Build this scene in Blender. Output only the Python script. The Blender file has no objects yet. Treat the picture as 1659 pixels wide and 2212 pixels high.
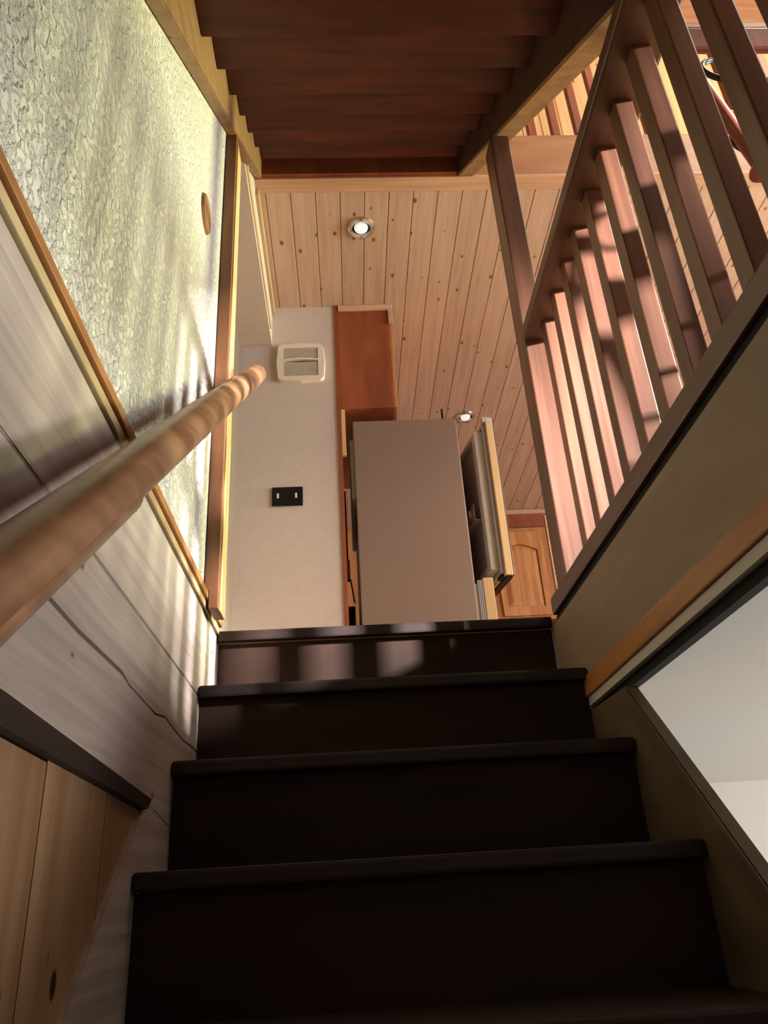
import bpy, bmesh, math, random
from mathutils import Vector, Matrix
random.seed(7)
C = bpy.context.scene.collection
S = bpy.context.scene

# ------------------------------------------------------------ camera
# vanishing points of the photo (px, frame 1659x2212) give the lens and the tilt
cx, cy = 829.5, 1106.0
F = (770 - cx, 1965 - cy); Z = (615 - cx, -2240 - cy)
fl = math.sqrt(-(F[0] * Z[0] + F[1] * Z[1]))
Yd = Vector((F[0], F[1], fl)).normalized()
Zd = Vector((Z[0], Z[1], fl)).normalized()
Xd = Yd.cross(Zd)
if Xd.x < 0: Xd = -Xd
right = Vector((Xd.x, Yd.x, Zd.x)); down = Vector((Xd.y, Yd.y, Zd.y)); fwd = Vector((Xd.z, Yd.z, Zd.z))
cam = bpy.data.cameras.new('camera'); co = bpy.data.objects.new('camera', cam); C.objects.link(co)
m = Matrix((right, -down, -fwd)).transposed().to_4x4()
co.matrix_world = m
cam.sensor_fit = 'VERTICAL'; cam.sensor_height = 36.0; cam.lens = fl / 2212 * 36.0
cam.clip_start = 0.02
S.camera = co

# ------------------------------------------------------------ world, lights, exposure
w = bpy.data.worlds.new('world'); S.world = w; w.use_nodes = True
w.node_tree.nodes['Background'].inputs[0].default_value = (0.75, 0.85, 1.0, 1)
w.node_tree.nodes['Background'].inputs[1].default_value = 0.35
S.view_settings.view_transform = 'Standard'; S.view_settings.look = 'None'
S.view_settings.gamma = 1.0; S.view_settings.use_curve_mapping = False
S.view_settings.exposure = 0.0

FLZ = 0.665
def area(name, loc, target, sx, sy, power, color, spread=180):
    l = bpy.data.lights.new(name, 'AREA'); l.shape = 'RECTANGLE'; l.size = sx; l.size_y = sy
    l.energy = power; l.color = color; l.spread = math.radians(spread)
    o = bpy.data.objects.new(name, l); C.objects.link(o); o.location = loc
    d = Vector(target) - Vector(loc)
    o.rotation_euler = d.to_track_quat('-Z', 'Y').to_euler()
    return o
# daylight through the high gable window behind the viewer (hard) and the windows of the great room
area('gable_window_daylight', (4.8, -1.2, 2.45), (0.6, 1.60, 1.12), 0.22, 0.30, 33, (1.0, 0.93, 0.90), 15)
area('side_window_daylight', (5.15, 1.2, 2.0), (0.0, 1.3, 1.3), 2.4, 1.5, 215, (0.92, 0.95, 1.0))
area('foliage_window_daylight', (5.15, 2.9, 1.9), (-0.3, 1.6, 1.4), 0.5, 1.6, 55, (0.96, 1.0, 0.5), 60)
area('roof_window_daylight', (3.2, 1.0, 5.3), (2.2, 3.4, 4.2), 1.2, 1.2, 150, (1.0, 0.88, 0.70))
area('great_room_daylight', (3.2, 1.2, 1.0), (2.2, 3.4, 2.9), 1.2, 0.6, 24, (1.0, 0.90, 0.86))
area('basement_window_daylight', (3.2, 0.9, -0.95), (1.4, 2.3, 0.3), 0.9, 0.5, 90, (1.0, 0.98, 0.94))
# beams of sun that fall on the floor beside the balustrade and bounce up between the balusters
area('sunbeam', (4.7, 0.9, 4.4), (1.40, 0.75, FLZ), 0.08, 0.08, 36, (1.0, 0.98, 0.42), 3)
area('kitchen_fill', (3.9, 4.4, 1.5), (1.4, 5.6, 2.5), 1.2, 0.8, 22, (1.0, 0.92, 0.82))  # added fill lamp that brightens the far cabinet, no window there
area('sunbeam', (4.7, 0.9, 4.4), (1.55, 1.75, FLZ), 0.08, 0.08, 150, (0.88, 0.94, 1.0), 3)

# ------------------------------------------------------------ materials
def srgb(r, g, b):
    f = lambda c: (c / 255 / 12.92) if c <= 10 else ((c / 255 + 0.055) / 1.055) ** 2.4
    return (f(r), f(g), f(b), 1)
def nt(name):
    m = bpy.data.materials.new(name); m.use_nodes = True
    n = m.node_tree.nodes; l = m.node_tree.links
    return m, n, l, n['Principled BSDF']
def N(n, t, **k):
    x = n.new(t)
    for a, b in k.items(): setattr(x, a, b)
    return x
def coords(n, l, scale=(1, 1, 1), rnd=True):
    tc = N(n, 'ShaderNodeTexCoord'); v = tc.outputs['Object']
    if rnd:
        oi = N(n, 'ShaderNodeObjectInfo')
        ml = N(n, 'ShaderNodeMath', operation='MULTIPLY'); ml.inputs[1].default_value = 37.0
        l.new(oi.outputs['Random'], ml.inputs[0])
        ad = N(n, 'ShaderNodeVectorMath', operation='ADD'); l.new(v, ad.inputs[0]); l.new(ml.outputs[0], ad.inputs[1])
        v = ad.outputs[0]
    mp = N(n, 'ShaderNodeMapping'); mp.inputs['Scale'].default_value = scale
    l.new(v, mp.inputs['Vector'])
    return mp.outputs[0], v
def wood(name, a, b, axis='Y', rough=0.5, knots=0.0, fine=26, spec=0.4, var=0.12, bump=0.15, kcol=(70, 42, 28), flat=None):
    m, n, l, p = nt(name)
    i = 'XYZ'.index(axis)
    sc = [fine] * 3; sc[i] = 1.3
    g, raw = coords(n, l, sc)
    no = N(n, 'ShaderNodeTexNoise'); no.inputs['Scale'].default_value = 1.6; no.inputs['Detail'].default_value = 6; no.inputs['Distortion'].default_value = 0.6
    l.new(g, no.inputs['Vector'])
    r = N(n, 'ShaderNodeValToRGB'); r.color_ramp.elements[0].position = 0.32; r.color_ramp.elements[1].position = 0.68
    r.color_ramp.elements[0].color = srgb(*b); r.color_ramp.elements[1].color = srgb(*a)
    l.new(no.outputs['Fac'], r.inputs['Fac']); col = r.outputs['Color']
    oi = N(n, 'ShaderNodeObjectInfo')
    hs = N(n, 'ShaderNodeHueSaturation')
    mr = N(n, 'ShaderNodeMapRange'); mr.inputs['To Min'].default_value = 1 - var; mr.inputs['To Max'].default_value = 1 + var
    l.new(oi.outputs['Random'], mr.inputs['Value']); l.new(mr.outputs[0], hs.inputs['Value']); l.new(col, hs.inputs['Color'])
    col = hs.outputs['Color']
    if knots > 0:
        s2 = [1, 1, 1]; s2[i] = 0.6
        if flat: s2['XYZ'.index(flat)] = 0.0
        mp2 = N(n, 'ShaderNodeMapping'); mp2.inputs['Scale'].default_value = s2; l.new(raw, mp2.inputs['Vector'])
        vo = N(n, 'ShaderNodeTexVoronoi'); vo.inputs['Scale'].default_value = 11.0; vo.inputs['Randomness'].default_value = 1.0
        if flat:      # flat boards: knots laid out in the plane of the board
            vo.voronoi_dimensions = '2D'
            sx = N(n, 'ShaderNodeSeparateXYZ'); cb = N(n, 'ShaderNodeCombineXYZ'); l.new(mp2.outputs[0], sx.inputs[0])
            o2 = [c for c in range(3) if 'XYZ'[c] != flat]
            l.new(sx.outputs[o2[0]], cb.inputs[0]); l.new(sx.outputs[o2[1]], cb.inputs[1])
            l.new(cb.outputs[0], vo.inputs['Vector'])
        else: l.new(mp2.outputs[0], vo.inputs['Vector'])
        sp = N(n, 'ShaderNodeSeparateColor'); l.new(vo.outputs['Color'], sp.inputs[0])
        th = N(n, 'ShaderNodeMapRange'); th.inputs['From Min'].default_value = 1 - knots; th.inputs['From Max'].default_value = 1.0
        th.inputs['To Min'].default_value = 0.0; th.inputs['To Max'].default_value = 0.11
        l.new(sp.outputs[0], th.inputs['Value'])
        sb = N(n, 'ShaderNodeMath', operation='SUBTRACT'); l.new(th.outputs[0], sb.inputs[0]); l.new(vo.outputs['Distance'], sb.inputs[1])
        sm = N(n, 'ShaderNodeMapRange'); sm.inputs['From Min'].default_value = -0.02; sm.inputs['From Max'].default_value = 0.03
        l.new(sb.outputs[0], sm.inputs['Value'])
        mx = N(n, 'ShaderNodeMix', data_type='RGBA'); l.new(sm.outputs[0], mx.inputs[0]); l.new(col, mx.inputs[6]); mx.inputs[7].default_value = srgb(*kcol)
        col = mx.outputs[2]
    l.new(col, p.inputs['Base Color'])
    p.inputs['Roughness'].default_value = rough; p.inputs['Specular IOR Level'].default_value = spec
    bp = N(n, 'ShaderNodeBump'); bp.inputs['Strength'].default_value = bump; bp.inputs['Distance'].default_value = 0.003
    l.new(no.outputs['Fac'], bp.inputs['Height']); l.new(bp.outputs[0], p.inputs['Normal'])
    return m
def plain(name, c, rough=0.5, metal=0.0, spec=0.5, emit=None, noise=0.0, nscale=60, bump=0.0, bdist=0.002):
    m, n, l, p = nt(name)
    p.inputs['Base Color'].default_value = srgb(*c); p.inputs['Roughness'].default_value = rough
    p.inputs['Metallic'].default_value = metal; p.inputs['Specular IOR Level'].default_value = spec
    if emit:
        p.inputs['Emission Color'].default_value = srgb(*emit[0]); p.inputs['Emission Strength'].default_value = emit[1]
    if noise or bump:
        g, raw = coords(n, l, (1, 1, 1), False)
        no = N(n, 'ShaderNodeTexNoise'); no.inputs['Scale'].default_value = nscale; no.inputs['Detail'].default_value = 4
        l.new(g, no.inputs['Vector'])
        if noise:
            mr = N(n, 'ShaderNodeMapRange'); mr.inputs['From Min'].default_value = 0.3; mr.inputs['From Max'].default_value = 0.7
            mr.inputs['To Min'].default_value = 1 - noise; mr.inputs['To Max'].default_value = 1 + noise
            l.new(no.outputs['Fac'], mr.inputs['Value'])
            hs = N(n, 'ShaderNodeHueSaturation'); hs.inputs['Color'].default_value = srgb(*c); l.new(mr.outputs[0], hs.inputs['Value'])
            l.new(hs.outputs[0], p.inputs['Base Color'])
        if bump:
            bp = N(n, 'ShaderNodeBump'); bp.inputs['Strength'].default_value = bump; bp.inputs['Distance'].default_value = bdist
            l.new(no.outputs['Fac'], bp.inputs['Height']); l.new(bp.outputs[0], p.inputs['Normal'])
    return m
M = {}
M['pine'] = wood('pine_boards', (196, 168, 148), (180, 150, 129), 'Y', 0.5, 0.45, kcol=(116, 82, 62), var=0.06, flat='Z')
M['pine_v'] = wood('pine_boards_upright', (222, 186, 138), (204, 160, 110), 'Z', 0.5, 0.30, kcol=(120, 74, 44), flat='Y')
M['pine_x'] = wood('pine_trim', (200, 164, 134), (180, 140, 110), 'X', 0.5, 0.12)
M['red_x'] = wood('red_stained_boards', (84, 38, 24), (52, 22, 14), 'X', 0.45, 0.25, kcol=(40, 14, 10), fine=14)
M['bal'] = wood('stained_baluster_wood', (114, 76, 58), (88, 56, 42), 'Z', 0.38, 0.1, spec=0.5, kcol=(70, 36, 24))
M['rail_y'] = wood('stained_rail_wood', (92, 60, 42), (66, 42, 30), 'Y', 0.4, 0.12, spec=0.5)
M['stringer'] = wood('pine_stringer', (150, 116, 78), (122, 90, 56), 'Y', 0.5, 0.3, fine=16)
M['hand'] = wood('varnished_handrail', (172, 130, 98), (116, 78, 54), 'Y', 0.32, 0.0, fine=12, spec=0.6, bump=0.3)
M['tread'] = wood('dark_tread_wood', (46, 25, 17), (28, 15, 11), 'X', 0.6, 0.15, fine=10, kcol=(20, 10, 8), spec=0.5)
M['riser'] = wood('dark_riser_wood', (50, 28, 17), (30, 17, 12), 'X', 0.7, 0.35, fine=7, kcol=(30, 16, 12), spec=0.3)
M['grey_y'] = wood('grey_weathered_boards', (184, 170, 160), (158, 144, 134), 'Y', 0.62, 0.12, fine=34, bump=0.45, kcol=(96, 80, 68), var=0.05, flat='X')
M['warm_v'] = wood('knotty_wainscot', (158, 124, 94), (134, 100, 72), 'Z', 0.5, 0.4, kcol=(60, 32, 22), fine=16, flat='X')
M['orange_z'] = wood('orange_jamb_wood', (136, 92, 64), (104, 66, 44), 'Z', 0.45, 0.1, fine=16)
M['orange_y'] = wood('orange_trim_wood', (186, 130, 76), (150, 96, 52), 'Y', 0.42, 0.0, fine=16)
M['pale_y'] = wood('pale_trim_wood', (200, 176, 132), (170, 144, 104), 'Y', 0.5, 0.0)
M['olive'] = wood('fascia_board', (138, 120, 100), (122, 104, 86), 'Y', 0.6, 0.16, fine=6, kcol=(80, 60, 44))
M['skirt'] = wood('dark_skirt_board', (104, 88, 64), (82, 66, 48), 'Y', 0.6, 0.0, fine=8)
M['lining'] = wood('shade_lining', (66, 38, 26), (44, 24, 16), 'Y', 0.6, 0.0, fine=10, spec=0.2)  # dark tone carries the shade on the stringer's inner face
M['cab_side'] = wood('cabinet_side_wood', (150, 82, 50), (122, 60, 34), 'Z', 0.5, 0.25, fine=7, kcol=(70, 30, 20))
M['cab'] = wood('honey_cabinet_wood', (196, 138, 86), (164, 106, 60), 'Z', 0.45, 0.15, fine=12, kcol=(90, 50, 30))
M['beam'] = wood('beam_wood', (176, 128, 88), (156, 108, 72), 'X', 0.5, 0.1, fine=10)
M['darkgap'] = plain('dark_recess', (18, 13, 10), 0.9)
M['darkwood'] = wood('dark_ledge_wood', (58, 42, 32), (38, 26, 20), 'Y', 0.6, 0.0, fine=10)
M['white'] = plain('white_plaster', (200, 186, 176), 0.75, noise=0.03, nscale=40, bump=0.25, bdist=0.002)
M['white_shaded'] = plain('shade_toned_plaster', (122, 108, 96), 0.8, noise=0.03, nscale=40, bump=0.2)  # white plaster with the shadow of the hall put into its colour
M['white_b'] = plain('basement_drywall', (206, 200, 190), 0.8, noise=0.02, nscale=90, bump=0.2, bdist=0.001)
M['plastic'] = plain('ivory_plastic', (226, 214, 198), 0.4)
M['slat'] = plain('vent_slat_plastic', (196, 184, 168), 0.5)
M['black'] = plain('black_plastic', (14, 12, 12), 0.35)
M['cream'] = plain('cream_slot_plastic', (225, 215, 180), 0.4)
M['fridge'] = plain('fridge_painted_steel', (146, 124, 112), 0.42, 0.35, noise=0.03, nscale=200, bump=0.1, bdist=0.0005)
M['fridge_front'] = wood('door_edge_wood_reflection', (206, 172, 132), (196, 160, 120), 'Z', 0.3, 0.0, fine=60, var=0.02)  # tan of reflected wood put into the colour of the stainless door sides
M['liner'] = plain('fridge_liner', (196, 192, 188), 0.3)
M['gasket'] = plain('grey_gasket', (150, 150, 150), 0.45)
M['bin'] = plain('smoky_door_bin', (176, 166, 168), 0.3)
M['steel'] = plain('brushed_steel', (200, 196, 190), 0.22, 1.0)
M['iron'] = plain('black_iron', (20, 22, 24), 0.35, 0.6)
M['lens'] = plain('lamp_lens', (235, 232, 235), 0.3, emit=((255, 250, 250), 0.55))
M['floor'] = wood('oak_floor', (190, 150, 110), (166, 124, 86), 'Y', 0.35, 0.0)
M['stool'] = wood('dark_stool_wood', (116, 58, 44), (84, 38, 30), 'Z', 0.4, 0.0, fine=12)
M['concrete'] = plain('basement_concrete', (120, 114, 106), 0.9, noise=0.1, nscale=5)
# heavy orange-peel texture on the stairwell wall
def textured():
    m, n, l, p = nt('orange_peel_plaster')
    g, raw = coords(n, l, (1, 1, 1), False)
    no = N(n, 'ShaderNodeTexNoise'); no.inputs['Scale'].default_value = 62; no.inputs['Detail'].default_value = 3; no.inputs['Roughness'].default_value = 0.55
    l.new(g, no.inputs['Vector'])
    mr = N(n, 'ShaderNodeMapRange'); mr.inputs['From Min'].default_value = 0.42; mr.inputs['From Max'].default_value = 0.6
    l.new(no.outputs['Fac'], mr.inputs['Value'])
    bp = N(n, 'ShaderNodeBump'); bp.inputs['Strength'].default_value = 0.9; bp.inputs['Distance'].default_value = 0.009
    l.new(mr.outputs[0], bp.inputs['Height']); l.new(bp.outputs[0], p.inputs['Normal'])
    p.inputs['Base Color'].default_value = srgb(222, 220, 210); p.inputs['Roughness'].default_value = 0.42
    return m
M['peel'] = textured()

# ------------------------------------------------------------ helpers
WL = {}
def bmnew(): return bmesh.new()
def box(bm, x0, x1, y0, y1, z0, z1, bev=0.0, rot=None):
    t = bmesh.new()
    bmesh.ops.create_cube(t, size=1)
    for v in t.verts:
        v.co = Vector(((x0 + x1) / 2 + v.co.x * (x1 - x0), (y0 + y1) / 2 + v.co.y * (y1 - y0), (z0 + z1) / 2 + v.co.z * (z1 - z0)))
    if bev > 0:
        bmesh.ops.bevel(t, geom=list(t.edges), offset=bev, segments=2, affect='EDGES', profile=0.6)
    if rot is not None:
        for v in t.verts: v.co = rot @ v.co
    merge(bm, t)
def merge(bm, t):
    me = bpy.data.meshes.new('tmp'); t.to_mesh(me); t.free(); bm.from_mesh(me); bpy.data.meshes.remove(me)
def prism_x(bm, pts, x0, x1, bev=0.0):
    """polygon in the y-z plane extruded along x"""
    t = bmesh.new()
    a = [t.verts.new((x0, y, z)) for y, z in pts]; b = [t.verts.new((x1, y, z)) for y, z in pts]
    t.faces.new(a); t.faces.new(b[::-1]); k = len(pts)
    for i in range(k): t.faces.new((a[i], b[i], b[(i + 1) % k], a[(i + 1) % k]))
    bmesh.ops.recalc_face_normals(t, faces=t.faces)
    if bev > 0: bmesh.ops.bevel(t, geom=list(t.edges), offset=bev, segments=2, affect='EDGES')
    merge(bm, t)
def prism_y(bm, pts, y0, y1, bev=0.0):
    """polygon in the x-z plane extruded along y"""
    t = bmesh.new()
    a = [t.verts.new((x, y0, z)) for x, z in pts]; b = [t.verts.new((x, y1, z)) for x, z in pts]
    t.faces.new(a); t.faces.new(b[::-1]); k = len(pts)
    for i in range(k): t.faces.new((a[i], b[i], b[(i + 1) % k], a[(i + 1) % k]))
    bmesh.ops.recalc_face_normals(t, faces=t.faces)
    if bev > 0: bmesh.ops.bevel(t, geom=list(t.edges), offset=bev, segments=2, affect='EDGES')
    merge(bm, t)
def tube(bm, p0, p1, r0, r1=None, seg=16):
    r1 = r0 if r1 is None else r1
    p0 = Vector(p0); p1 = Vector(p1); d = p1 - p0
    t = bmesh.new(); bmesh.ops.create_cone(t, cap_ends=True, segments=seg, radius1=r0, radius2=r1, depth=d.length)
    q = d.to_track_quat('Z', 'Y').to_matrix().to_4x4(); q.translation = (p0 + p1) / 2
    for v in t.verts: v.co = q @ v.co
    merge(bm, t)
def lathe(bm, prof, c, seg=32, axis='Z'):
    """profile of (r, h) turned about a vertical axis through c"""
    t = bmesh.new(); rings = []
    for r, h in prof:
        rings.append([t.verts.new((c[0] + r * math.cos(2 * math.pi * k / seg), c[1] + r * math.sin(2 * math.pi * k / seg), c[2] + h)) for k in range(seg)])
    for a, b in zip(rings, rings[1:]):
        for k in range(seg): t.faces.new((a[k], a[(k + 1) % seg], b[(k + 1) % seg], b[k]))
    bmesh.ops.remove_doubles(t, verts=t.verts, dist=1e-6)
    bmesh.ops.recalc_face_normals(t, faces=t.faces); merge(bm, t)
def torus(bm, c, R, r, normal=(0, 0, 1), seg=36, s2=10):
    t = bmesh.new(); q = Vector(normal).to_track_quat('Z', 'Y').to_matrix(); rings = []
    for k in range(seg):
        a = 2 * math.pi * k / seg; rg = []
        for j in range(s2):
            b = 2 * math.pi * j / s2
            v = Vector(((R + r * math.cos(b)) * math.cos(a), (R + r * math.cos(b)) * math.sin(a), r * math.sin(b)))
            rg.append(t.verts.new(q @ v + Vector(c)))
        rings.append(rg)
    for k in range(seg):
        for j in range(s2):
            t.faces.new((rings[k][j], rings[(k + 1) % seg][j], rings[(k + 1) % seg][(j + 1) % s2], rings[k][(j + 1) % s2]))
    bmesh.ops.recalc_face_normals(t, faces=t.faces); merge(bm, t)
def obj(name, bm, mat, parent=None, label=None, smooth=False, kind=None):
    xs = [v.co for v in bm.verts]
    lo = Vector((min(v.x for v in xs), min(v.y for v in xs), min(v.z for v in xs)))
    hi = Vector((max(v.x for v in xs), max(v.y for v in xs), max(v.z for v in xs)))
    c = (lo + hi) / 2
    for v in bm.verts: v.co -= c
    me = bpy.data.meshes.new(name); bm.to_mesh(me); bm.free()
    me.materials.append(mat)
    if smooth:
        for p in me.polygons: p.use_smooth = True
        me.set_sharp_from_angle(angle=math.radians(40))
    o = bpy.data.objects.new(name, me); C.objects.link(o)
    base = WL[parent.name] if parent else Vector((0, 0, 0))
    o.location = c - base; WL[o.name] = c
    if parent: o.parent = parent
    if label: o['label'] = label
    if kind: o['kind'] = kind
    return o
def copy_to(src, c, parent):
    o = src.copy(); C.objects.link(o); WL[o.name] = Vector(c)
    o.parent = parent; o.location = Vector(c) - (WL[parent.name] if parent else Vector((0, 0, 0)))
    return o
def thing(name, label, cat, loc=(0, 0, 0), group=None):
    o = bpy.data.objects.new(name, None); C.objects.link(o); o.location = loc; WL[o.name] = Vector(loc)
    o.empty_display_size = 0.1
    o['label'] = label; o['category'] = cat
    if group: o['group'] = group
    return o
def tag(o, label, cat, group=None):
    o['label'] = label; o['category'] = cat
    if group: o['group'] = group
    return o
def struct(name, bm, mat, label, cat='structure', parent=None, smooth=False):
    o = obj(name, bm, mat, parent, label, smooth)
    o['kind'] = 'structure'; o['category'] = cat
    return o
def sbox(name, b, mat, label, cat, bev=0.0):
    bm = bmnew(); box(bm, *b, bev=bev); return struct(name, bm, mat, label, cat)

FL = 0.665        # main floor level (camera height = 0)
XL, XR = -0.335, 0.547
BF = -1.52        # basement floor
CE = 2.93         # pine ceiling

# ------------------------------------------------------------ large structure
sbox('floor', (XR + 0.02, 5.2, -3.0, 6.3, FL - 0.03, FL), M['floor'], 'honey wood main floor beside the stair opening', 'floor')
sbox('floor_landing', (-1.6, XR + 0.02, 1.985, 6.3, FL - 0.03, FL), M['floor'], 'wood floor at the head of the lower stairs', 'floor')
sbox('floor_basement', (-0.7, 4.2, -3.0, 3.4, BF - 0.1, BF), M['concrete'], 'grey basement floor at the foot of the stairs', 'floor')
sbox('wall_left', (XL - 0.12, XL, -3.0, 1.755, FL + 0.029, 5.2), M['peel'], 'white heavily textured stairwell wall lit by daylight', 'wall')
sbox('wall_hall', (-0.62, -0.50, 1.97, 3.3, FL, 2.67), M['white_shaded'], 'shaded white hall wall beyond the jamb board', 'wall')
sbox('wall_front', (-0.62, -0.004, 3.3, 3.42, FL, CE), M['white'], 'white wall carrying the fan cover and black outlet', 'wall')
sbox('soffit', (-0.62, XL, 1.86, 3.3, 2.67, CE + 0.02), M['white'], 'white boxed soffit along the top of the hall', 'soffit')
sbox('wall_kitchen', (-0.12, -0.004, 3.42, 6.2, FL, CE), M['white'], 'kitchen side wall behind the refrigerator', 'wall')
sbox('wall_back', (-0.12, 5.2, 6.15, 6.27, FL, CE), M['cab'], 'far kitchen wall behind the honey wall cabinet', 'wall')
sbox('floor_loft', (-0.62, 5.2, 2.50, 3.5, CE + 0.03, 3.19), M['beam'], 'loft floor deck above the pine ceiling', 'floor')
# right great-room wall with two window openings, seen only from other positions
bm = bmnew()
box(bm, 5.2, 5.32, -3.0, 6.3, BF, FL + 0.5); box(bm, 5.2, 5.32, -3.0, 6.3, 2.9, 5.9)
box(bm, 5.2, 5.32, -3.0, -0.05, FL + 0.5, 2.9); box(bm, 5.2, 5.32, 2.45, 2.6, FL + 0.5, 2.9); box(bm, 5.2, 5.32, 3.2, 6.3, FL + 0.5, 2.9)
struct('wall_right', bm, M['white'], 'far great room wall with tall window openings', 'wall')
sbox('wall_rear', (-0.7, 5.3, -3.1, -3.0, BF, 5.7), M['white'], 'wall behind the foot of the stairs', 'wall')
sbox('ceiling_roof', (-0.7, 5.3, -3.0, 3.6, 5.6, 5.7), M['pine_x'], 'high roof deck over loft and stairwell', 'ceiling')

# basement
sbox('ceiling_basement', (XR + 0.03, 5.2, -3.0, 3.17, 0.362, 0.40), M['white_b'], 'white basement ceiling beyond the stair opening', 'ceiling')
sbox('wall_basement', (XR + 0.03, 5.2, 3.17, 3.29, BF, 0.45), M['white_b'], 'bright textured white basement end wall', 'wall')

# stair opening edge on the right (fascia and trims)
sbox('trim_1', (XR, XR + 0.02, -3.0, 1.965, 0.448, 0.638), M['olive'], 'wide olive tan fascia board under the balustrade', 'fascia')
sbox('trim_2', (XR - 0.006, XR + 0.02, -3.0, 1.965, 0.402, 0.446), M['orange_y'], 'brown trim strip along the foot of the fascia', 'trim', 0.003)
sbox('trim_3', (XR, XR + 0.02, -3.0, 1.90, 0.382, 0.401), M['white_b'], 'ragged white plaster edge under the brown trim', 'trim')
sbox('trim_4', (XR + 0.012, XR + 0.03, -3.0, 1.965, 0.30 + 0.062, FL - 0.001), M['darkgap'], 'dark gap behind the opening trims', 'trim')

# left wall lower boards
wl = struct('wall_left_lower', (lambda b: (box(b, XL - 0.12, XL - 0.035, -3.0, 2.0, BF, FL + 0.02), b)[1])(bmnew()), M['darkgap'], 'lower stairwell wall clad in grey weathered boards', 'wall')
def lboard(pts, mat, x0=XL - 0.035, x1=XL, name='board', label=None, bev=0.002):
    b = bmnew(); prism_x(b, pts, x0, x1, bev); return obj(name, b, mat, wl, label)
skz = lambda y: 0.9 * y - 1.049                      # upper edge of the stair skirt on the left
lboard([(-3, 0.447), (1.983, 0.447), (1.983, 0.652), (-3, 0.652)], M['grey_y'])
# middle board with a long drying crack below it
crack = [(-3, .34), (0.55, .338), (0.82, .336), (0.95, .331), (1.16, .334), (1.20, .327), (1.38, .322), (1.45, .332), (1.62, .322), (1.70, .327), (1.983, .324)]
lboard([(-3, 0.443), (1.983, 0.443)] + [(y, z + (0.0036 if y < 1.19 else 0.002)) for y, z in crack[::-1]], M['grey_y'], bev=0)
lboard([(y, z - (0.0036 if y < 1.19 else 0.002)) for y, z in crack] + [(1.983, 0.10), (1.42, 0.17), (-3, 0.24)], M['grey_y'], bev=0)
lboard([(1.42, 0.168), (1.983, 0.098), (1.983, 0.02), (1.50, skz(1.40) - 0.25), (-0.9, skz(-0.9) - 0.35), (-0.9, skz(-0.9)), (1.36, skz(1.36))], M['grey_y'], name='skirt_board', bev=0)
lb = [(-3, 0.236), (0.76, 0.206), (1.375, 0.181), (1.348, 0.163), (0.76, 0.174), (-3, 0.20)]
lboard(lb, M['darkwood'], XL - 0.03, XL + 0.006, 'ledge', 'dark strip over the knotty wainscot', 0)
yb = [-1.6, -1.15, -0.7, -0.25, 0.2, 0.62, 0.93, 1.17, 1.345]
for a, b2 in zip(yb, yb[1:]):
    a2, b3 = a + 0.0015, b2 - 0.0015
    lboard([(a2, 0.175), (b3, 0.168), (b3, skz(b3)), (a2, max(skz(a2), BF))], M['warm_v'], XL - 0.035, XL - 0.008, 'wainscot_board', 'warm knotty pine board', 0)
# floor-level trims on the left wall
sbox('trim_5', (XL - 0.03, XL + 0.012, -3.0, 1.975, 0.676, 0.694), M['orange_y'], 'golden bead along the foot of the textured wall', 'trim', 0.003)
sbox('trim_6', (XL - 0.03, XL + 0.006, -3.0, 1.975, 0.655, 0.673), M['pale_y'], 'pale strip just under the golden bead', 'trim', 0.002)

# jamb board closing the end of the textured wall
jb = thing('jamb', 'upright brown jamb at the end of the textured wall with a pale inner edge', 'post', (XL + 0.02, 1.8, 0.652))
b = bmnew(); box(b, XL + 0.001, XL + 0.035, 1.757, 1.845, FL + 0.03, 2.305, 0.002); box(b, XL + 0.013, XL + 0.035, 1.757, 1.845, 0.652, FL + 0.032, 0.001)
obj('board', b, M['orange_z'], jb)
b = bmnew(); box(b, XL + 0.0355, XL + 0.038, 1.776, 1.845, 0.652, 2.28); obj('edge_strip', b, M['pine_v'], jb, 'pale pine strip on the side of the brown board')
sbox('wall_end', (XL - 0.12, XL, 1.757, 1.96, FL, 5.2), M['orange_z'], 'wood lined end of the textured wall', 'wall')

# ------------------------------------------------------------ pine ceiling, board by board
ceil = struct('ceiling', (lambda b: (box(b, -0.62, 5.2, 2.50, 6.2, CE + 0.016, CE + 0.03), b)[1])(bmnew()), M['darkgap'], 'tongue and groove knotty pine ceiling under the loft', 'ceiling')
def plank_mesh(L, w=0.112, t=0.018, c=0.0034):
    b = bmnew(); h = w / 2
    prism_y(b, [(-h + c, 0), (h - c, 0), (h, c * 1.3), (h, t), (-h, t), (-h, c * 1.3)], 0, L)
    return b
pitch = 0.1133; first = None; k = 0
x0 = 0.0445 - pitch * 3.5
y_start = 2.50
while x0 < 4.9:
    Lp = 6.15 - y_start
    if first is None:
        b = plank_mesh(Lp, pitch - 0.001)
        for v in b.verts: v.co += Vector((x0, y_start, CE))
        first = obj('plank', b, M['pine'], ceil); cy0 = WL[first.name].copy()
        bx0 = x0
    else:
        copy_to(first, cy0 + Vector((x0 - bx0, 0, 0)), ceil)
    x0 += pitch
# fascia beam at the loft edge
sbox('trim_7', (XL, 5.2, 2.457, 2.50, CE, 3.195), M['beam'], 'deep tan fascia beam along the loft edge', 'beam', 0.002)
sbox('trim_8', (XL - 0.01, 5.2, 2.452, 2.528, CE - 0.012, CE), M['pine_x'], 'flat pale pine strip under the fascia beam', 'trim', 0.002)
# soffit mouldings
sbox('trim_9', (XL, XL + 0.016, 2.50, 3.3, CE - 0.05, CE - 0.002), M['pale_y'], 'upper pale moulding on the hall soffit', 'trim', 0.003)
sbox('trim_10', (XL, XL + 0.008, 1.86, 3.2, 2.70, 2.725), M['pale_y'], 'lower pale moulding on the hall soffit', 'trim', 0.003)
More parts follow.
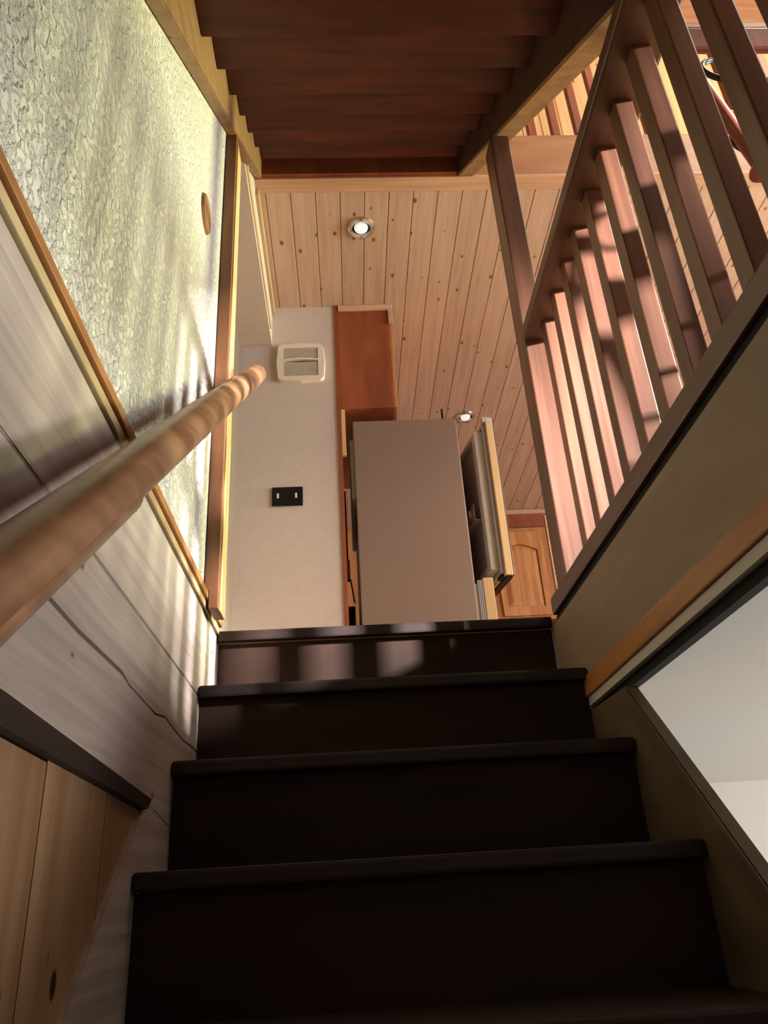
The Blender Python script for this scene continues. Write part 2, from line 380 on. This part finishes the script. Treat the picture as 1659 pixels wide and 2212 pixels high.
# wooden end cap of the white wall
sbox('trim_11', (-0.0035, 0.014, 3.292, 3.43, FL, CE), M['cab_side'], 'narrow red brown end cap of the white wall', 'trim', 0.001)

# loft wall of upright pine boards
lw = struct('wall_loft', (lambda b: (box(b, -0.62, 5.2, 3.52, 3.6, 3.19, 5.6), b)[1])(bmnew()), M['darkgap'], 'upright pine board wall behind the loft rail', 'wall')
first = None; x0 = 0.3
while x0 < 5.1:
    if first is None:
        b = bmnew(); h = 0.0665; c = 0.005
        t = bmesh.new()
        pts = [(-h + c, 0.0), (h - c, 0.0), (h, c * 1.3), (h, 0.018), (-h, 0.018), (-h, c * 1.3)]
        a = [t.verts.new((x0 + px, 3.50 + py, 3.19)) for px, py in pts]; e = [t.verts.new((x0 + px, 3.50 + py, 5.59)) for px, py in pts]
        t.faces.new(a); t.faces.new(e[::-1])
        for i in range(6): t.faces.new((a[i], e[i], e[(i + 1) % 6], a[(i + 1) % 6]))
        bmesh.ops.recalc_face_normals(t, faces=t.faces); merge(b, t)
        first = obj('board', b, M['pine_v'], lw); c0 = WL[first.name].copy(); bx0 = x0
    else: copy_to(first, c0 + Vector((x0 - bx0, 0, 0)), lw)
    x0 += 0.134

# ------------------------------------------------------------ lower staircase
st = thing('staircase', 'dark brown wooden stairs climbing from the basement', 'stairs', (0.1, 0.5, BF))
RUN, RISE = 0.22, 0.1987
for i in range(11):
    y = 1.965 - RUN * i; z = FL - RISE * i
    if i > 0:
        b = bmnew(); box(b, XL + 0.001, XR - 0.001, y, y + RUN + 0.026, z - 0.028, z, 0.006)
    else:
        b = bmnew(); box(b, XL + 0.001, XR - 0.001, y, y + 0.12, z - 0.028, z, 0.005)
    obj('tread', b, M['tread'], st)
    b = bmnew(); box(b, XL + 0.001, XR - 0.001, y + 0.026, y + 0.044, z - RISE - 0.03, z - 0.0285)
    obj('riser', b, M['riser'], st)
# right-hand skirt: a board with a raised cap strip, running down with the flight
sk = lambda y: 0.955 * y - 1.088
b = bmnew(); prism_x(b, [(1.965, 0.38), (1.52, 0.363), (-0.2, sk(-0.2)), (-0.2, sk(-0.2) - 0.45), (1.965, 0.10)], XR + 0.001, XR + 0.022)
obj('skirt_board', b, M['skirt'], st)
b = bmnew(); prism_x(b, [(1.52, 0.3615), (-0.2, sk(-0.2)), (-0.2, sk(-0.2) - 0.055), (1.52, 0.3075)], XR - 0.006, XR + 0.0005, 0.002)
obj('skirt_cap', b, M['skirt'], st)

# ------------------------------------------------------------ upper staircase (seen from below)
us = thing('staircase', 'red stained stairs overhead climbing to the loft, seen from underneath', 'stairs', (0.1, 0.0, FL))
for i in range(-7, 7):
    yr = 1.192 + 0.2003 * i; zb = 1.918 + 0.1763 * i
    if zb < FL + 0.02: continue
    b = bmnew(); box(b, XL + 0.036, 0.576, yr - 0.235, yr + 0.0, zb, zb + 0.03, 0.002); obj('tread', b, M['red_x'], us)
    b = bmnew(); box(b, XL + 0.036, 0.576, yr - 0.02, yr + 0.0, zb + 0.031, zb + 0.1763 - 0.0005); obj('riser', b, M['red_x'], us)
b = bmnew(); box(b, XL + 0.036, 0.576, 2.435, 2.4565, CE, 3.19, 0.001); obj('header_board', b, M['cab_side'], us)
sl = 0.884
for x0, x1 in ((XL + 0.001, XL + 0.035), (0.58, 0.652)):
    zb = lambda y: sl * y + 0.756
    ytop = 2.451
    pts = [(-0.10, FL + 0.003), (ytop, zb(ytop)), (ytop, 3.19), (2.35, 3.19), (-0.42, FL + 0.05), (-0.42, FL + 0.003)]
    b = bmnew(); prism_x(b, pts, x0, x1, 0.003); obj('stringer', b, M['stringer'], us)
# added sheet on the right stringer's inner face, shade put into its colour
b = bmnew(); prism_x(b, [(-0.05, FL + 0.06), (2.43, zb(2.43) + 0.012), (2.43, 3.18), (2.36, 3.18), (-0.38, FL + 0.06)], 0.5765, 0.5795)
obj('shade_lining_board', b, M['lining'], us, 'added dark sheet standing for shade on the right stringer')

# ------------------------------------------------------------ right post, balustrade
b = bmnew(); box(b, 0.553, 0.619, 1.801, 1.892, 0.7125, 2.343, 0.004)
tag(obj('support_post', b, M['bal']), 'dark brown square post carrying the upper stair stringer', 'post')

bal = thing('balustrade', 'brown wooden balustrade guarding the right edge of the stair opening', 'balustrade', (0.59, 0.6, FL))
b = bmnew(); box(b, XR + 0.001, 0.66, -1.6, 1.80, 1.456, 1.497, 0.006); box(b, 0.575, 0.64, -1.6, 1.80, 1.497, 1.51, 0.004)
obj('top_rail', b, M['rail_y'], bal)
b = bmnew(); box(b, XR + 0.001, 0.66, -1.6, 1.962, FL, 0.712, 0.005); obj('bottom_rail', b, M['rail_y'], bal)
first = None
ys = [1.822, 1.710, 1.593, 1.481, 1.374, 1.262, 1.15, 1.037, .922, .81] + [.81 - .113 * k for k in range(1, 19)]
for y in ys:
    if first is None:
        yy = 1.710
        b = bmnew(); box(b, 0.590, 0.628, yy, yy + 0.040, 0.7125, 1.4555, 0.003)
        first = obj('baluster', b, M['bal'], bal); c0 = WL[first.name].copy()
    elif y < 1.70: copy_to(first, (c0.x, y + 0.020, c0.z), bal)

# loft balustrade
lf = thing('balustrade', 'reddish loft balustrade above the tan fascia beam', 'balustrade', (2.5, 2.475, 3.195))
b = bmnew(); box(b, 0.655, 5.1, 2.455, 2.497, 4.02, 4.06, 0.005); obj('top_rail', b, M['red_x'], lf)
first = None; x0 = 0.851
while x0 < 5.0:
    if first is None:
        b = bmnew(); box(b, x0 - 0.018, x0 + 0.018, 2.458, 2.494, 3.1955, 4.0195, 0.002)
        first = obj('baluster', b, M['cab_side'], lf); c0 = WL[first.name].copy(); bx0 = x0
    else: copy_to(first, c0 + Vector((x0 - bx0, 0, 0)), lf)
    x0 += 0.1143

# ------------------------------------------------------------ handrail on the left wall
hr = thing('handrail', 'round varnished wooden handrail climbing the left wall', 'handrail', (-0.25, 1.2, 0.9))
hz = lambda y: 0.231 + 0.876 * (y - 0.538)
def rail_mesh(pts, r, seg=20):
    t = bmesh.new(); rings = []
    d = Vector((0, 1, 0.876)).normalized(); u = Vector((1, 0, 0)); v2 = d.cross(u)
    for (y, s) in pts:
        c = Vector((-0.25, y, hz(y)))
        rings.append([t.verts.new(c + (u * math.cos(2 * math.pi * k / seg) + v2 * math.sin(2 * math.pi * k / seg)) * r * s) for k in range(seg)])
    for a, e in zip(rings, rings[1:]):
        for k in range(seg): t.faces.new((a[k], a[(k + 1) % seg], e[(k + 1) % seg], e[k]))
    t.faces.new(rings[0][::-1]); t.faces.new(rings[-1])
    bmesh.ops.recalc_face_normals(t, faces=t.faces); return t
b = bmnew(); merge(b, rail_mesh([(-0.6, 0.95), (-0.59, 1.0), (0.5, 1.0), (1.5, 1.0), (1.985, 1.0), (2.0, 0.94), (2.008, 0.8)], 0.031))
obj('rail', b, M['hand'], hr, smooth=True)
# splint fixed under the lower length of the rail
b = bmnew(); merge(b, rail_mesh([(-0.5, 0.9), (0.775, 0.9), (0.79, 0.7)], 0.026))
for v in b.verts: v.co += Vector((0.006, 0.006, -0.0105))
obj('splint', b, M['hand'], hr, 'lighter splint under the lower length', True)
for y in (1.60, 0.15):
    b = bmnew(); z = hz(y)
    tube(b, (XL + 0.0005, y, z - 0.045), (-0.262, y, z - 0.045), 0.006); tube(b, (-0.262, y, z - 0.05), (-0.254, y, z - 0.02), 0.006)
    tube(b, (XL + 0.0005, y, z - 0.045), (XL + 0.006, y, z - 0.045), 0.022); obj('bracket', b, M['steel'], hr, smooth=True)

# round wooden disc on the textured wall
b = bmnew(); tube(b, (XL + 0.0003, 1.515, 1.675), (XL + 0.008, 1.515, 1.675), 0.054, 0.050, 32)
tag(obj('wooden_disc', b, M['hand'], smooth=True), 'small round wooden disc fixed on the textured left wall', 'wall plug')

# ------------------------------------------------------------ fan cover and outlet
vt = thing('fan_cover', 'ivory square exhaust fan cover with louvres on the white wall', 'vent', (-0.184, 3.3, 2.548))
def rr(hw, hh, r, bulge, n=6):
    p = []
    for sx, sy, a0 in ((1, 1, 0), (-1, 1, 90), (-1, -1, 180), (1, -1, 270)):
        for k in range(n + 1):
            a = math.radians(a0 + 90 * k / n)
            p.append((sx * (hw - r) + r * math.cos(a), sy * (hh - r) + r * math.sin(a)))
        # bulged side midpoint
        if a0 == 0: p.append((0, hh + bulge))
        elif a0 == 90: p.append((-hw - bulge, 0))
        elif a0 == 180: p.append((0, -hh - bulge))
        else: p.append((hw + bulge, 0))
    return p
def ring_plate(bm, outer, inner, y0, y1, c):
    t = bmesh.new(); n = len(outer)
    oa = [t.verts.new((c[0] + x, y0, c[1] + z)) for x, z in outer]; ob = [t.verts.new((c[0] + x * 0.97, y1, c[1] + z * 0.97)) for x, z in outer]
    ia = [t.verts.new((c[0] + x, y0, c[1] + z)) for x, z in inner]; ib = [t.verts.new((c[0] + x, y1, c[1] + z)) for x, z in inner]
    for i in range(n):
        j = (i + 1) % n
        t.faces.new((oa[i], oa[j], ob[j], ob[i])); t.faces.new((ob[i], ob[j], ib[j], ib[i])); t.faces.new((ib[i], ib[j], ia[j], ia[i])); t.faces.new((ia[i], ia[j], oa[j], oa[i]))
    bmesh.ops.recalc_face_normals(t, faces=t.faces); merge(bm, t)
VC = (-0.184, 2.548)
outer = rr(0.121, 0.117, 0.025, 0.007); inner = rr(0.090, 0.090, 0.004, 0.0)
b = bmnew(); ring_plate(b, outer, inner, 3.2995, 3.278, VC)
obj('frame', b, M['plastic'], vt, smooth=False)
b = bmnew(); box(b, VC[0] - 0.091, VC[0] + 0.091, 3.294, 3.2995, VC[1] - 0.091, VC[1] + 0.091); obj('back_plate', b, M['black'], vt)
fs = None
for k in range(22):
    z = VC[1] - 0.086 + k * 0.0082
    if abs(z - VC[1] - 0.012) < 0.008: continue
    if fs is None:
        b = bmnew(); box(b, VC[0] - 0.0895, VC[0] + 0.0895, 3.281, 3.2935, z - 0.0026, z + 0.0026); fs = obj('louvre', b, M['slat'], vt); c0 = WL[fs.name].copy(); z00 = z
    else: copy_to(fs, c0 + Vector((0, 0, z - z00)), vt)
b = bmnew()
t = bmesh.new(); n = 10; rows = []
for k in range(n + 1):
    xx = -0.09 + 0.18 * k / n; zz = 0.012 + 0.006 * (1 - (xx / 0.09) ** 2)
    rows.append([t.verts.new((VC[0] + xx, yy, VC[1] + zz + dz)) for yy, dz in ((3.276, -0.005), (3.276, 0.005), (3.2935, 0.005), (3.2935, -0.005))])
for a, e in zip(rows, rows[1:]):
    for j in range(4): t.faces.new((a[j], a[(j + 1) % 4], e[(j + 1) % 4], e[j]))
t.faces.new(rows[0]); t.faces.new(rows[-1][::-1]); bmesh.ops.recalc_face_normals(t, faces=t.faces); merge(b, t)
obj('crossbar', b, M['plastic'], vt)

ot = thing('outlet_plate', 'black rectangular outlet plate with two pale slots on the white wall', 'outlet', (-0.255, 3.3, 1.767))
b = bmnew(); box(b, -0.328, -0.182, 3.292, 3.2995, 1.717, 1.817, 0.002); obj('plate', b, M['black'], ot)
for xx in (-0.300, -0.214):
    b = bmnew(); box(b, xx - 0.005, xx + 0.005, 3.2885, 3.2918, 1.756, 1.782, 0.001); obj('slot', b, M['cream'], ot)

# ------------------------------------------------------------ recessed lights
def can(x, y, label):
    c = thing('recessed_light', label, 'ceiling light', (x, y, CE), 'recessed lights in the pine ceiling')
    b = bmnew(); lathe(b, [(0.040, 0.006), (0.044, -0.010), (0.054, -0.016), (0.064, -0.010), (0.067, -0.0005), (0.060, 0.0)], (x, y, CE)); obj('trim_ring', b, M['steel'], c, smooth=True)
    b = bmnew(); lathe(b, [(0.0005, -0.012), (0.020, -0.014), (0.031, -0.011), (0.034, -0.002), (0.034, 0.0)], (x, y, CE)); obj('lens', b, M['lens'], c, smooth=True)
    b = bmnew(); lathe(b, [(0.034, -0.0008), (0.0435, -0.0015), (0.0435, -0.0005), (0.034, -0.0003)], (x, y, CE)); obj('baffle', b, M['iron'], c)
    return c
can(0.143, 2.748, 'chrome recessed ceiling light near the loft beam')
can(0.857, 4.412, 'chrome recessed ceiling light above the refrigerator door')

# ------------------------------------------------------------ cabinet over the refrigerator
cb = thing('wall_cabinet', 'red brown wall cabinet hung over the refrigerator', 'cabinet', (0.15, 3.7, 2.26))
b = bmnew(); box(b, 0.0145, 0.286, 3.302, 4.15, 2.262, 2.925, 0.002); obj('body', b, M['cab_side'], cb)
b = bmnew(); box(b, 0.287, 0.305, 3.31, 3.72, 2.27, 2.90, 0.003); obj('door', b, M['cab'], cb)
b = bmnew(); box(b, 0.287, 0.305, 3.73, 4.14, 2.27, 2.90, 0.003); obj('door', b, M['cab'], cb)
b = bmnew(); box(b, 0.018, 0.312, 3.286, 3.3015, 2.892, 2.929, 0.003); obj('crown', b, M['pine_x'], cb, 'pale cove strip along the top')
b = bmnew(); box(b, 0.288, 0.312, 3.286, 3.3015, 2.80, 2.891, 0.003); obj('crown', b, M['pine_x'], cb, 'pale cove strip along the top')
b = bmnew(); box(b, 0.0145, 0.034, 3.305, 3.325, 1.99, 2.261, 0.001); obj('filler_strip', b, M['pine_v'], cb, 'pale filler strip hanging under the body')

# ------------------------------------------------------------ refrigerator
fr = thing('refrigerator', 'brown grey refrigerator seen from the side with its upper door ajar', 'refrigerator', (0.33, 3.65, FL))
b = bmnew(); box(b, 0.071, 0.592, 3.302, 3.99, FL + 0.02, 2.185, 0.006); obj('body', b, M['fridge'], fr)
b = bmnew(); box(b, 0.052, 0.0705, 3.33, 3.95, 1.76, 2.09, 0.002); obj('rear_panel', b, M['gasket'], fr, 'pale panel behind the body')
for yy in (3.36, 3.9):
    for xx in (0.12, 0.54):
        b = bmnew(); tube(b, (xx, yy, FL), (xx, yy, FL + 0.02), 0.02); obj('foot', b, M['black'], fr)
# lower freezer drawer, shut
dr = obj('drawer', (lambda q: (box(q, 0.628, 0.676, 3.300, 3.99, FL + 0.06, 1.315, 0.004), q)[1])(bmnew()), M['fridge_front'], fr)
b = bmnew()
for k in range(3): box(b, 0.6035 + k * 0.008, 0.6105 + k * 0.008, 3.304 - k * 0.001, 3.98, FL + 0.07, 1.305 - k * 0.0, 0.002)
obj('gasket', b, M['gasket'], dr)
b = bmnew(); box(b, 0.5925, 0.603, 3.312, 3.97, FL + 0.09, 1.29, 0.002); obj('liner', b, M['liner'], dr)
# upper door: hinged on the far edge, ajar
H = Vector((0.602, 3.985, 0)); ang = math.radians(9.6)
R = Matrix.Translation(H) @ Matrix.Rotation(ang, 4, 'Z') @ Matrix.Translation(-H)
z0, z1 = 1.325, 2.182
dx = 0.0
def dbox(b, x0, x1, y0, y1, a, c, bev=0.0): box(b, x0, x1, y0, y1, a, c, bev, rot=R)
b = bmnew(); dbox(b, 0.622, 0.660, 3.285, 3.985, z0, z1, 0.004); dd = obj('door', b, M['fridge_front'], fr)
b = bmnew(); dbox(b, 0.6605, 0.666, 3.285, 3.985, z0, z1, 0.001); obj('front_skin', b, M['steel'], dd)
b = bmnew()
for k in range(2):
    x0 = 0.606 + k * 0.008
    for (ya, yb2, za, zb2) in ((3.30, 3.318, z0 + 0.015, z1 - 0.03), (3.955, 3.973, z0 + 0.015, z1 - 0.03), (3.3185, 3.9545, z0 + 0.015, z0 + 0.033), (3.3185, 3.9545, z1 - 0.048, z1 - 0.03)):
        dbox(b, x0, x0 + 0.0072, ya, yb2, za, zb2, 0.002)
obj('gasket', b, M['gasket'], dd)
b = bmnew()
for (ya, yb2, za, zb2) in ((3.325, 3.375, z0 + 0.04, z1 - 0.06), (3.90, 3.95, z0 + 0.04, z1 - 0.06), (3.3755, 3.8995, z0 + 0.04, z0 + 0.07), (3.3755, 3.8995, z1 - 0.09, z1 - 0.06)):
    dbox(b, 0.568, 0.6215, ya, yb2, za, zb2, 0.008)
obj('liner', b, M['liner'], dd)
b = bmnew(); dbox(b, 0.586, 0.6215, 3.3755, 3.8995, z0 + 0.0705, z1 - 0.0905); obj('liner_back', b, M['bin'], dd, 'smoky recess of the door liner')
for zz in (z0 + 0.33,):
    b = bmnew(); dbox(b, 0.548, 0.5855, 3.40, 3.88, zz, zz + 0.008, 0.002); dbox(b, 0.548, 0.553, 3.40, 3.88, zz + 0.0085, zz + 0.09, 0.002); obj('door_bin', b, M['bin'], dd)
b = bmnew(); dbox(b, 0.608, 0.622, 3.283, 3.32, z1 - 0.028, z1, 0.001); dbox(b, 0.622, 0.648, 3.2815, 3.2848, z1 - 0.03, z1 - 0.001, 0.001); obj('corner_cap', b, M['bin'], dd, 'dark plastic cap on the upper corner')
b = bmnew(); dbox(b, 0.625, 0.657, 3.295, 3.75, z0 - 0.012, z0 - 0.0005, 0.002); dbox(b, 0.607, 0.621, 3.31, 3.36, z0 - 0.006, z0 + 0.012, 0.001); obj('bottom_cap', b, M['iron'], dd, 'black underside of the door')
b = bmnew(); dbox(b, 0.534, 0.5475, 3.44, 3.48, z0 + 0.36, z0 + 0.40, 0.002); obj('clip', b, M['pale_y'], dd, 'small yellow clip on a door bin')
b = bmnew(); tube(b, (0.557, 3.50, 2.1855), (0.557, 3.50, 2.375), 0.0065); tube(b, (0.557, 3.50, 2.1855), (0.557, 3.50, 2.19), 0.03)
tag(obj('upright_stick', b, M['black']), 'small thin black upright standing on top of the refrigerator', 'ornament')

# things hanging in the dark slot behind the refrigerator
b = bmnew(); box(b, 0.0145, 0.0235, 3.50, 3.66, 1.52, 1.86, 0.003); box(b, 0.0145, 0.0235, 3.56, 3.60, 1.861, 1.93, 0.003)
tag(obj('cutting_board', b, M['cab_side']), 'red brown wooden board hanging in the slot behind the refrigerator', 'cutting board')
b = bmnew(); box(b, 0.0145, 0.030, 3.46, 3.50, 1.40, 1.50, 0.002); tube(b, (0.03, 3.47, 1.40), (0.045, 3.46, 1.28), 0.004)
tag(obj('ladle', b, M['steel']), 'shiny metal utensil hanging low in the slot behind the refrigerator', 'utensil')
b = bmnew(); box(b, 0.0145, 0.05, 3.70, 4.3, FL, 1.35, 0.004)
tag(obj('shelf_unit', b, M['darkwood']), 'dark narrow shelf unit deep in the slot behind the refrigerator', 'shelf')

# ------------------------------------------------------------ far honey cabinet
fc = thing('wall_cabinet', 'honey wood wall cabinet with an arched raised door at the far end', 'cabinet', (1.5, 6.0, 1.99))
Y0 = 5.85
b = bmnew(); prism_y(b, [(0.95, 1.985), (1.63, 1.985), (1.70, 2.11), (1.70, 2.90), (0.95, 2.90)], Y0 + 0.02, 6.15, 0.002); obj('body', b, M['cab'], fc)
b = bmnew(); box(b, 0.94, 1.715, Y0 - 0.02, Y0 + 0.0195, 2.885, 2.925, 0.004); obj('crown', b, M['pine_x'], fc, 'pale cornice strip')
b = bmnew(); box(b, 0.95, 1.69, Y0, Y0 + 0.0195, 2.77, 2.884, 0.002); obj('frieze', b, M['cab_side'], fc)
def arch(w0, w1, h0, h1, rise, n=10):
    """panel outline in x-z with an arched head"""
    p = [(w0, h0), (w1, h0), (w1, h1)]
    for k in range(1, n):
        a = k / n; p.append((w1 + (w0 - w1) * a, h1 + rise * math.sin(math.pi * a)))
    p.append((w0, h1)); return p
for (da, db) in ((1.235, 1.655), (0.96, 1.225)):
    b = bmnew(); ring = arch(da + 0.06, db - 0.06, 2.07, 2.56, 0.05)
    oo = []
    n = len(ring)
    ccx = (da + db) / 2; ccz = 2.36
    hx = (db - da) / 2; hzt = 0.365
    for (px, pz) in ring:
        dxx, dzz = px - ccx, pz - ccz
        s = min(hx / abs(dxx) if abs(dxx) > 1e-6 else 99, hzt / abs(dzz) if abs(dzz) > 1e-6 else 99)
        oo.append((ccx + dxx * s, ccz + dzz * s))
    # force the four outer corners
    t = bmesh.new()
    oa = [t.verts.new((x, Y0 - 0.004, z)) for x, z in oo]; ia = [t.verts.new((x, Y0 - 0.004, z)) for x, z in ring]
    ob = [t.verts.new((x, Y0 + 0.019, z)) for x, z in oo]; ib = [t.verts.new((x, Y0 + 0.012, z)) for x, z in ring]
    for i in range(n):
        j = (i + 1) % n
        t.faces.new((oa[i], oa[j], ia[j], ia[i])); t.faces.new((ia[i], ia[j], ib[j], ib[i])); t.faces.new((oa[j], oa[i], ob[i], ob[j])); t.faces.new((ob[i], ob[j], ib[j], ib[i]))
    bmesh.ops.recalc_face_normals(t, faces=t.faces); merge(b, t)
    d = obj('door', b, M['cab'], fc)
    b = bmnew(); t = bmesh.new()
    r2 = arch(da + 0.063, db - 0.063, 2.073, 2.557, 0.049); r3 = arch(da + 0.10, db - 0.10, 2.11, 2.53, 0.036)
    A = [t.verts.new((x, Y0 + 0.0118, z)) for x, z in r2]; B = [t.verts.new((x, Y0 - 0.002, z)) for x, z in r3]
    for i in range(n): t.faces.new((A[i], A[(i + 1) % n], B[(i + 1) % n], B[i]))
    t.faces.new(B); bmesh.ops.recalc_face_normals(t, faces=t.faces); merge(b, t)
    obj('raised_panel', b, M['cab'], d)
ffb = None
for k in range(7):
    b = bmnew(); zz = 2.13 + k * 0.107
    box(b, 1.702, 1.728 + 0.003 * (k % 2), Y0 + 0.01, Y0 + 0.10, zz, zz + 0.103, 0.003); obj('edge_block', b, M['pine_v'], fc)

# ------------------------------------------------------------ stool behind the balustrade
so = thing('bar_stool', 'dark red wooden stool with black iron hoops behind the balusters', 'stool', (1.02, 0.90, FL))
b = bmnew(); box(b, 0.84, 1.20, 0.72, 1.08, 1.25, 1.28, 0.012); obj('seat', b, M['stool'], so)
for sx, sy in ((1, 1), (1, -1), (-1, 1), (-1, -1)):
    b = bmnew(); tube(b, (1.02 + sx * 0.19, 0.90 + sy * 0.19, FL), (1.02 + sx * 0.14, 0.90 + sy * 0.14, 1.2495), 0.018, 0.020, 12); obj('leg', b, M['stool'], so, smooth=True)
b = bmnew(); torus(b, (1.02, 0.90, 0.93), 0.232, 0.008); obj('foot_ring', b, M['iron'], so, smooth=True)
for xx in (0.862, 1.178):
    b = bmnew(); tube(b, (xx, 1.06, 1.2805), (xx, 1.20, 1.97), 0.015, 0.014, 12); obj('back_post', b, M['stool'], so, smooth=True)
b = bmnew(); box(b, 0.84, 1.20, 1.190, 1.208, 1.86, 1.95, 0.010); obj('back_slat', b, M['stool'], so)
b = bmnew(); box(b, 0.85, 1.19, 1.115, 1.133, 1.47, 1.53, 0.008); obj('back_slat', b, M['stool'], so)
for hx, hy, hz2, hr2 in ((0.905, 1.098, 1.40, 0.050), (0.955, 1.165, 1.74, 0.055), (1.09, 1.15, 1.66, 0.055)):
    b = bmnew(); torus(b, (hx, hy, hz2), hr2, 0.007, (0, 1, -0.2)); obj('hoop', b, M['iron'], so, smooth=True)
